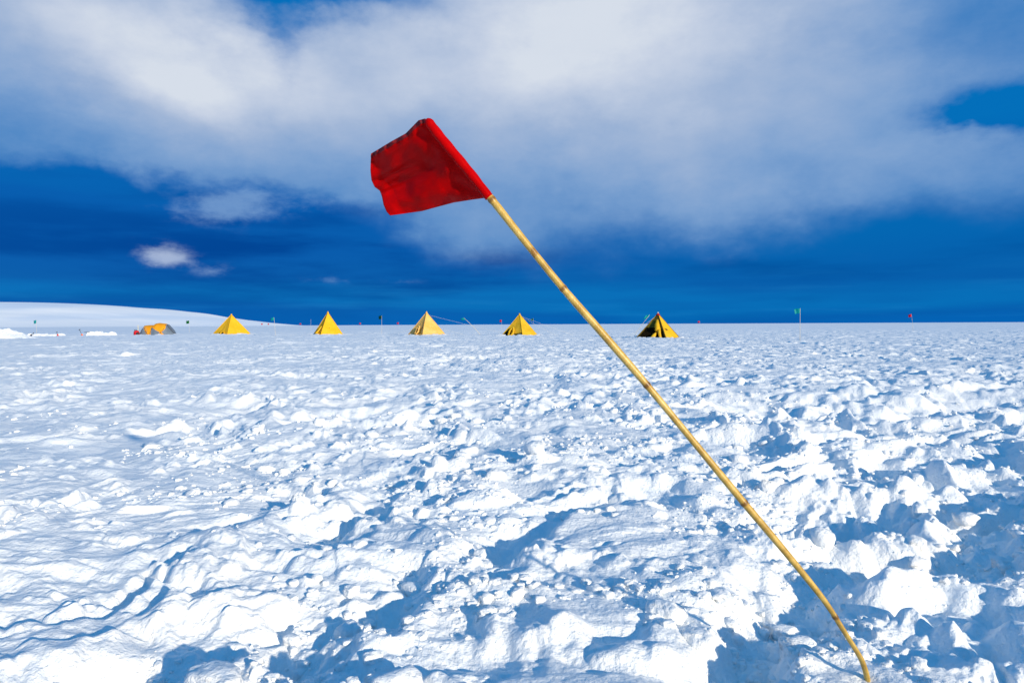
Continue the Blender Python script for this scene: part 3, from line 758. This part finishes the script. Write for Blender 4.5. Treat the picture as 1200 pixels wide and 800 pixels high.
# ------------------------------------------------------------------ dome tent
ORANGE = tent_cloth('orange_tent_nylon', (.92, .34, .008), (.98, .42, .015), .2)
GREYT = tent_cloth('grey_tent_nylon', (.13, .17, .23), (.20, .25, .31), .15)
HOOP = varied('dark_tent_pole', (.02, .018, .02), (.05, .04, .04), scale=10, rough=.6)
def inpoly(px, py, poly):
    c = False; n = len(poly)
    for i in range(n):
        x1, y1 = poly[i]; x2, y2 = poly[(i + 1) % n]
        if (y1 > py) != (y2 > py) and px < (x2 - x1) * (py - y1) / (y2 - y1) + x1: c = not c
    return c
def dome_tent():
    y = 82; px = y / 800.0
    p = on_ground(163, 395); x = p.x / p.y * y; z = ground_z(x + 2.2, y, .3) - .04
    root = empty('dome_tent', (x, y, z), 'orange and grey two-humped dome tent pitched left of the yellow pyramid tents', 'tent')
    ridge = [(0, .02), (.25, .38), (.85, 1.16), (1.2, 1.20), (2.0, 1.22), (2.15, 1.40), (2.5, 1.46), (3.2, 1.38), (3.5, 1.28), (4.0, .72), (4.35, .16), (4.5, .0)]
    halfw = [(0, .10), (.3, .5), (.9, .95), (2.0, 1.1), (2.5, 1.25), (3.3, 1.2), (4.0, .85), (4.4, .35), (4.5, .1)]
    def lerp(T, q):
        for (a, b), (c, d) in zip(T, T[1:]):
            if q <= c: return b + (d - b) * (q - a) / (c - a)
        return T[-1][1]
    NX, NT = 280, 120
    def pt(i, k):
        q = 4.5 * i / NX; t = math.pi * k / NT
        w_ = lerp(halfw, q); h_ = lerp(ridge, q)
        return Vector((q, -math.cos(t) * w_, (math.sin(t) ** .72) * h_))
    O1 = [(.7, 1.3), (2.05, 1.6), (1.95, -.1), (1.58, -.1)]
    O2 = [(2.05, .92), (3.25, .28), (3.62, .80), (3.42, 1.45), (3.0, 1.7), (2.1, 1.7)]
    O3 = [(3.05, .32), (3.35, .30), (3.72, -.1), (3.1, -.1)]
    O4 = [(.0, .45), (.42, .42), (.22, -.1), (-.1, -.1)]
    O5 = [(-.1, .06), (1.7, .06), (1.7, -.1), (-.1, -.1)]
    vs = [pt(i, k) for i in range(NX + 1) for k in range(NT + 1)]
    fo = []; fg = []
    for i in range(NX):
        for k in range(NT):
            f = (i * (NT + 1) + k, (i + 1) * (NT + 1) + k, (i + 1) * (NT + 1) + k + 1, i * (NT + 1) + k + 1)
            c = (vs[f[0]] + vs[f[2]]) / 2
            (fo if any(inpoly(c.x, c.z, P_) for P_ in (O1, O2, O3, O4, O5)) else fg).append(f)
    def sub(name, fs, m):
        used = sorted({i for f in fs for i in f}); mp_ = {o: n for n, o in enumerate(used)}
        mesh_obj(name, [vs[i] for i in used], [tuple(mp_[i] for i in f) for f in fs], m, root, True)
    sub('fly', fo, ORANGE); sub('wall_panel', fg, GREYT)
    def hoop(pl):
        pts = []
        for (q, zf) in pl:
            h_ = lerp(ridge, q); w_ = lerp(halfw, q); s_ = min(1, max(0, zf / max(h_, .01))) ** (1 / .72)
            pts.append(Vector((q, -math.sqrt(max(0, 1 - s_ * s_)) * w_ - .015, zf + .01)))
        MB().tube(pts, .028, 6).build('tent_pole', HOOP, root, True)
    hoop([(.10, .05), (.5, .6), (.88, 1.12)]); hoop([(.88, 1.12), (1.1, .8), (1.35, .4), (1.62, .02)]); hoop([(2.05, 1.25), (2.0, .8), (1.9, .3), (1.85, .02)])
    hoop([(3.46, 1.28), (3.7, 1.0), (4.0, .66), (4.45, .05)]); hoop([(3.46, 1.2), (3.45, .7), (3.2, .3), (3.05, .02)])
    MB().tube([(4.44, -.2, .1), (4.85, -.4, .02)], .02, 5).build('guy_line', HOOP, root)
    mesh_obj('door', [pt(65, 8) + Vector((0, -.04, 0)), pt(28, 15) + Vector((-.05, -.05, 0)), pt(54, 37) + Vector((0, -.05, 0)), pt(82, 25) + Vector((0, -.05, 0)), pt(96, 8) + Vector((0, -.04, 0))], [(0, 4, 3, 2, 1)],
             varied('grey_door_mesh', (.24, .24, .28), (.32, .31, .34), scale=3, rough=.8), root)
dome_tent()
def duffel():
    y = 81.5; p = on_ground(160, 395); x = p.x / p.y * y; z = ground_z(x, y, .3)
    root = empty('duffel_bag', (x, y, z), 'red bag with black patches at the left end of the dome tent', 'bag')
    m1 = varied('red_bag_cloth', (.48, .005, .012), (.62, .01, .02), scale=5, rough=.6)
    pts = [Vector((0, 0, t)) for t in (-.02, .06, .2, .36, .5, .58)]
    MB().tube(pts, [.22, .30, .31, .30, .25, .12], 12).build('body', m1, root, True)
    MB().tube([Vector((.20, -.20, 0)), Vector((.24, -.22, .18)), Vector((.22, -.2, .34))], [.14, .17, .12], 9).build('pocket', HOOP, root, True)
    MB().tube([Vector((-.16, -.1, .50)), Vector((-.1, -.2, .66)), Vector((.08, -.2, .66)), Vector((.14, -.1, .52))], .03, 6).build('handle', HOOP, root, True)
duffel()
route_flag(162, 82.5, 1.25, 'red', 'short pale cane sticking up behind the red bag by the dome tent', bare=True, cane=varied('yellow_cane', (.7, .6, .3), (.8, .7, .4), scale=9), thick=.035)

# ------------------------------------------------------------------ dug snow: heap, low walls, tools
def snow_mass(name, u0, u1, y, hgt, dep, label, cat, seed, flat_top=True, seg=90):
    p0 = on_ground(u0, 395); p1 = on_ground(u1, 395); x0 = p0.x / p0.y * y; x1 = p1.x / p1.y * y
    nx = seg; ny = max(18, int(seg * dep / (x1 - x0)))
    X = np.linspace(x0, x1, nx)[None, :].repeat(ny, 0); Y = (y + np.linspace(0, dep, ny))[:, None].repeat(nx, 1)
    a = (X - x0) / (x1 - x0); b_ = (Y - y) / dep
    e = np.minimum(np.minimum(a, 1 - a) * (x1 - x0), np.minimum(b_, 1 - b_) * dep)
    if flat_top: prof = sstep(0, .22, e) * (1 + .0 * a)
    else: prof = np.sin(np.pi * np.clip(a, 0, 1)) ** .8 * np.sin(np.pi * b_) ** .7
    n = .35 * perlin(X * 1.1, Y * 1.1, seed) + .22 * perlin(X * 2.9, Y * 2.9, seed + 1) + .10 * perlin(X * 6, Y * 6, seed + 2) + .2
    Z = hgt * prof * (.78 + .75 * n) - .03
    blk = np.floor(a * (x1 - x0) / .55); jit = (_hash(blk.astype(np.int64), np.zeros_like(blk).astype(np.int64), seed) & 255) / 255.0
    if flat_top: Z = Z * (.82 + .30 * jit)
    zb = ground_z((x0 + x1) / 2, y + dep / 2, .3)
    cx = (x0 + x1) / 2
    X = X + .08 * perlin(X * 2, Y * 2, seed + 5); Y = Y + .08 * perlin(X * 2 + 5, Y * 2, seed + 6)
    o = grid_mesh(name, X - cx, Y - y, Z, False, SNOW); o.location = (cx, y, zb)
    tag(o, label, cat); return o
snow_mass('snow_heap', -62, 22, 66, 1.02, 3.0, 'big rounded heap of white snow at the left edge', 'snow heap', 701, False, 130)
snow_mass('snow_wall', 30, 72, 83, .30, 1.0, 'low rough snow wall just right of the big snow heap', 'snow wall', 711)
snow_mass('snow_wall', 100, 133, 82, .42, 1.0, 'low snow block wall left of the dome tent, a dark tool lying on it', 'snow wall', 721)
SH_R = varied('red_shovel_blade', (.62, .03, .03), (.72, .06, .04), scale=9, rough=.4); SH_O = varied('orange_shovel_blade', (.75, .13, .05), (.85, .2, .08), scale=9, rough=.4)
SHAFT = varied('dark_shaft', (.03, .03, .045), (.07, .07, .09), scale=9, rough=.5)
def shovel(u, y, lean, length, mat_, label, zoff=0.0):
    p = on_ground(u, 395); x = p.x / p.y * y; z = ground_z(x, y, .3) + zoff
    root = empty('shovel', (x, y, z), label, 'shovel', 'shovels standing by the snow walls')
    d = Vector((lean, .1, 1)).normalized(); sd_ = Vector((0, 1, 0)).cross(d).normalized()
    b = MB(); vs = []; n = 8
    for j in range(6):
        t = j / 5; wv = .13 * (1 - .25 * t) * (1 if j else .75)
        for i in range(n + 1):
            a = i / n * 2 - 1
            vs.append(d * (.30 * t - .04) + sd_ * (a * wv) + Vector((0, .045 * a * a - .03, 0)))
    fs = [(j * (n + 1) + i, j * (n + 1) + i + 1, (j + 1) * (n + 1) + i + 1, (j + 1) * (n + 1) + i) for j in range(5) for i in range(n)]
    bl = b.add(vs, fs).build('blade', mat_, root, True); sm = bl.modifiers.new('thickness', 'SOLIDIFY'); sm.thickness = .02
    MB().tube([d * .20, d * length], .024, 7).build('shaft', SHAFT, root, True)
    MB().tube([d * length - sd_ * .10, d * (length + .02), d * length + sd_ * .10], [.03, .034, .03], 7).build('grip', SHAFT, root, True)
shovel(96.5, 81.6, -.48, .85, SH_O, 'orange-red shovel with dark shaft at the left end of the right snow wall')
shovel(68, 82.6, -.35, .52, SH_R, 'short red shovel at the right end of the left snow wall')
shovel(35.5, 82.7, 1.1, .5, SHAFT, 'small all-dark shovel tilted right on the left snow wall near the snow heap', .1)
def lying_tool():
    y = 82.1; p = on_ground(101, 395); x = p.x / p.y * y; z = ground_z(x, y, .3) + .40
    root = empty('snow_saw', (x, y, z), 'dark flat tool lying on top of the snow wall left of the dome tent', 'tool')
    MB().tube([(-.25, 0, 0), (.1, 0, .02), (.28, .02, .01)], [.03, .035, .02], 6).build('blade', SHAFT, root, True)
    MB().tube([(.24, .01, .0), (.34, .0, .05), (.42, .0, .01)], .03, 6).build('handle', SHAFT, root, True)
lying_tool()

# ------------------------------------------------------------------ sun and sky
SUN_EL = R(15.0)
hx, hy = .60, -.80            # towards the sun, on the ground
sd = Vector((hx * math.cos(SUN_EL), hy * math.cos(SUN_EL), math.sin(SUN_EL)))
sl = bpy.data.lights.new('sun', 'SUN'); sl.energy = 5.0; sl.angle = R(1.1); sl.color = (1.0, .875, .66)
so = bpy.data.objects.new('sun', sl); COL.objects.link(so); so.rotation_euler = sd.to_track_quat('Z', 'Y').to_euler(); so.location = (20, -30, 20)

W = bpy.data.worlds.new('World'); scene.world = W; W.use_nodes = True
nt = W.node_tree; nt.nodes.clear()
L = nt.links.new
def M(op, a, b=None, c=None, clamp=False):
    n = nt.nodes.new('ShaderNodeMath'); n.operation = op; n.use_clamp = clamp
    for i, v in enumerate((a, b, c)):
        if v is None: continue
        if isinstance(v, (int, float)): n.inputs[i].default_value = v
        else: L(v, n.inputs[i])
    return n.outputs[0]
def mixc(f, a, b):
    n = nt.nodes.new('ShaderNodeMix'); n.data_type = 'RGBA'
    for s, v in ((n.inputs[0], f), (n.inputs[6], a), (n.inputs[7], b)):
        if isinstance(v, (int, float)): s.default_value = v
        elif isinstance(v, tuple): s.default_value = (*v, 1)
        else: L(v, s)
    return n.outputs[2]
def srgb(r, g, b): return tuple(((c / 255) / 12.92 if c / 255 < .04045 else ((c / 255 + .055) / 1.055) ** 2.4) for c in (r, g, b))
tc = nt.nodes.new('ShaderNodeTexCoord'); sx = nt.nodes.new('ShaderNodeSeparateXYZ'); L(tc.outputs['Generated'], sx.inputs[0])
AZ = M('ARCTAN2', sx.outputs[0], sx.outputs[1]); EL = M('ARCSINE', sx.outputs[2])
def ncoord(sa, se, off=0.0):
    c = nt.nodes.new('ShaderNodeCombineXYZ'); L(M('MULTIPLY', AZ, sa), c.inputs[0]); L(M('MULTIPLY', EL, se), c.inputs[1]); c.inputs[2].default_value = off
    return c.outputs[0]
def noise(vec, scale, detail=6.0, rough=.55, dist=0.0):
    n = nt.nodes.new('ShaderNodeTexNoise'); n.inputs['Scale'].default_value = scale; n.inputs['Detail'].default_value = detail
    n.inputs['Roughness'].default_value = rough; n.inputs['Distortion'].default_value = dist; L(vec, n.inputs['Vector']); return n.outputs['Fac']
# cloud edges wander: warp the two angles
n1 = noise(ncoord(1, 1.6, 0.3), 3.2, 7, .58); n2 = noise(ncoord(1, 1.6, 5.3), 3.2, 7, .58)
WA = M('ADD', AZ, M('MULTIPLY', M('SUBTRACT', n1, .5), .30))
WE = M('ADD', EL, M('MULTIPLY', M('SUBTRACT', n2, .5), .20))
def ang(u, v):
    return math.atan((u - 600) / 800.0), math.atan((380 - v) / 800.0 * math.cos(math.atan((u - 600) / 800.0)))
def blob(u, v, ru, rv, w, warp=True):
    a, e = ang(u, v); ra = ru / 800.0; re = rv / 800.0
    A = WA if warp else AZ; E = WE if warp else EL
    q1 = M('DIVIDE', M('SUBTRACT', A, a), ra); q2 = M('DIVIDE', M('SUBTRACT', E, e), re)
    d = M('ADD', M('MULTIPLY', q1, q1), M('MULTIPLY', q2, q2))
    return M('MULTIPLY', M('POWER', 2.718, M('MULTIPLY', d, -1.0)), w)
def total(lst, warp=True):
    s = None
    for t in lst:
        b_ = blob(*t, warp=warp); s = b_ if s is None else M('ADD', s, b_)
    return s
# the main bank fills everything above about 15 degrees
bank = nt.nodes.new('ShaderNodeMapRange'); bank.interpolation_type = 'SMOOTHSTEP'
L(WE, bank.inputs['Value']); bank.inputs['From Min'].default_value = .155; bank.inputs['From Max'].default_value = .285
holes = total([(385, -6, 96, 33, 1.4), (1172, 127, 84, 27, 1.35), (1125, 143, 34, 13, .55), (60, 125, 120, 36, .26), (335, 45, 26, 26, .3), (1150, 30, 120, 60, .35),
               (60, 225, 260, 26, .30), (445, 160, 60, 30, .15)])
adds = total([(90, 168, 210, 30, .50), (500, 245, 130, 38, .36), (900, 236, 300, 42, .48), (420, 215, 90, 26, .35), (290, 170, 190, 34, .55), (800, 215, 330, 60, .60), (430, 215, 60, 22, .5), (520, 240, 90, 34, .38), (1130, 215, 120, 60, .42), (640, 290, 80, 60, .18)])
dens = M('SUBTRACT', M('ADD', bank.outputs[0], adds), holes)
small = M('ADD', total([(275, 238, 40, 16, 1.15), (240, 246, 34, 11, .55), (300, 226, 20, 9, .4), (192, 297, 19, 10, 1.25), (212, 303, 16, 7, .7), (256, 316, 20, 6, .55), (388, 327, 26, 4, .35), (470, 330, 22, 3, .25), (350, 235, 60, 12, .28), (430, 222, 34, 16, .5)], warp=False), 0.0)
fluff = noise(ncoord(1, 1.7, 2.0), 9.0, 8, .62)
fluff2 = noise(ncoord(1, 1.9, 8.0), 26.0, 7, .62)
dens = M('ADD', dens, M('MULTIPLY', M('SUBTRACT', fluff, .5), .34))
smr = nt.nodes.new('ShaderNodeMapRange'); smr.interpolation_type = 'SMOOTHSTEP'; L(M('ADD', small, M('MULTIPLY', M('SUBTRACT', fluff2, .5), 2.4)), smr.inputs['Value']); smr.inputs['From Min'].default_value = .0; smr.inputs['From Max'].default_value = 1.5
smd = M('MULTIPLY', smr.outputs[0], M('MINIMUM', M('MULTIPLY', small, 4.0), 1.0))
cm = nt.nodes.new('ShaderNodeMapRange'); cm.interpolation_type = 'SMOOTHSTEP'; L(dens, cm.inputs['Value'])
cm.inputs['From Min'].default_value = .12; cm.inputs['From Max'].default_value = 1.05
CM = cm.outputs[0]
# blue under the cloud
gr = ramp(nt, [(0.0, srgb(0, 100, 184)), (.016, srgb(0, 96, 178)), (.034, srgb(0, 112, 188)), (.060, srgb(0, 92, 172)), (.10, srgb(0, 90, 172)), (.16, srgb(0, 92, 174)), (.23, srgb(0, 112, 188)), (.40, srgb(0, 112, 188)), (1.0, srgb(20, 120, 190))])
bands = noise(ncoord(.8, 9.0, 4.0), 2.2, 4, .5)
L(M('ADD', EL, M('MULTIPLY', M('SUBTRACT', bands, .5), .10)), gr.inputs['Fac'])
sky = nt.nodes.new('ShaderNodeTexSky'); sky.sky_type = 'NISHITA'; sky.sun_disc = False; sky.sun_elevation = SUN_EL
sky.sun_rotation = math.atan2(hx, hy)
tint = nt.nodes.new('ShaderNodeMix'); tint.data_type = 'RGBA'; tint.blend_type = 'MULTIPLY'; tint.inputs[0].default_value = 1
L(sky.outputs[0], tint.inputs[6]); tint.inputs[7].default_value = (.012, .035, .09, 1)
blue = mixc(.05, gr.outputs[0], tint.outputs[2])
navy = nt.nodes.new('ShaderNodeMapRange'); navy.interpolation_type = 'SMOOTHSTEP'; L(noise(ncoord(1.0, 6.5, 11.0), 2.6, 6, .55), navy.inputs['Value']); navy.inputs['From Min'].default_value = .46; navy.inputs['From Max'].default_value = .68
blue = mixc(M('MULTIPLY', navy.outputs[0], M('ADD', M('MULTIPLY', blob(560, 300, 800, 60, 1, False), .95), 0.0)), blue, srgb(0, 64, 144))
right = nt.nodes.new('ShaderNodeMapRange'); L(AZ, right.inputs['Value']); right.inputs['From Min'].default_value = -.1; right.inputs['From Max'].default_value = .35
blue = mixc(M('MULTIPLY', right.outputs[0], M('MULTIPLY', blob(900, 270, 500, 45, 1, False), .35)), blue, srgb(0, 122, 190))
# cloud tones: bright cores, slate-blue skirts
bright = total([(240, 70, 150, 75, .85), (700, 10, 260, 120, .95), (640, 120, 300, 80, .40), (830, 190, 190, 60, .20), (60, 10, 120, 60, .4), (1120, 190, 120, 40, .12), (195, 300, 40, 20, .55), (270, 240, 60, 25, .25)])
tone = M('ADD', M('ADD', M('MULTIPLY', M('SUBTRACT', fluff, .5), .38), M('MULTIPLY', M('SUBTRACT', noise(ncoord(1, 1.5, 14.0), 4.0, 6, .55), .5), .3)), bright)
cr = ramp(nt, [(0.0, srgb(84, 138, 198)), (.25, srgb(126, 162, 208)), (.55, srgb(162, 183, 215)), (.85, srgb(198, 209, 228)), (1.0, srgb(214, 222, 234))])
L(M('MULTIPLY', tone, .95), cr.inputs['Fac'])
colr = mixc(CM, blue, cr.outputs[0])
colr = mixc(M('MULTIPLY', smd, .72, clamp=True), colr, mixc(blob(192, 297, 50, 25, 1, False), srgb(126, 165, 212), srgb(190, 205, 230)))
# low dark bars above the horizon on the right and thin pale wisps
wis = noise(ncoord(1.2, 16.0, 6.0), 3.0, 5, .6)
wm = nt.nodes.new('ShaderNodeMapRange'); wm.interpolation_type = 'SMOOTHSTEP'; L(wis, wm.inputs['Value']); wm.inputs['From Min'].default_value = .50; wm.inputs['From Max'].default_value = .72
lowm = nt.nodes.new('ShaderNodeMapRange'); L(EL, lowm.inputs['Value']); lowm.inputs['From Min'].default_value = .09; lowm.inputs['From Max'].default_value = .0
colr = mixc(M('MULTIPLY', M('MULTIPLY', wm.outputs[0], lowm.outputs[0]), .5), colr, srgb(30, 130, 200))
# the half of the sky behind the viewer: open blue with thin cloud
back = nt.nodes.new('ShaderNodeMapRange'); back.interpolation_type = 'SMOOTHSTEP'; L(sx.outputs[1], back.inputs['Value']); back.inputs['From Min'].default_value = .05; back.inputs['From Max'].default_value = -.45
backc = mixc(M('MULTIPLY', fluff, .3), srgb(6, 124, 196), srgb(130, 176, 208))
colr = mixc(back.outputs[0], colr, backc)
zen = nt.nodes.new('ShaderNodeMapRange'); zen.interpolation_type = 'SMOOTHSTEP'; L(EL, zen.inputs['Value']); zen.inputs['From Min'].default_value = .50; zen.inputs['From Max'].default_value = .85
colr = mixc(zen.outputs[0], colr, mixc(M('MULTIPLY', fluff, .3), srgb(6, 124, 196), srgb(120, 172, 208)))
bg = nt.nodes.new('ShaderNodeBackground'); L(colr, bg.inputs['Color']); bg.inputs['Strength'].default_value = 1.0
out = nt.nodes.new('ShaderNodeOutputWorld'); L(bg.outputs[0], out.inputs['Surface'])
W.cycles.sampling_method = 'MANUAL'; W.cycles.sample_map_resolution = 512

scene.render.engine = 'CYCLES'
scene.cycles.max_bounces = 6; scene.cycles.diffuse_bounces = 4
scene.view_settings.view_transform = 'Standard'; scene.view_settings.look = 'None'; scene.view_settings.exposure = 0; scene.view_settings.gamma = 1
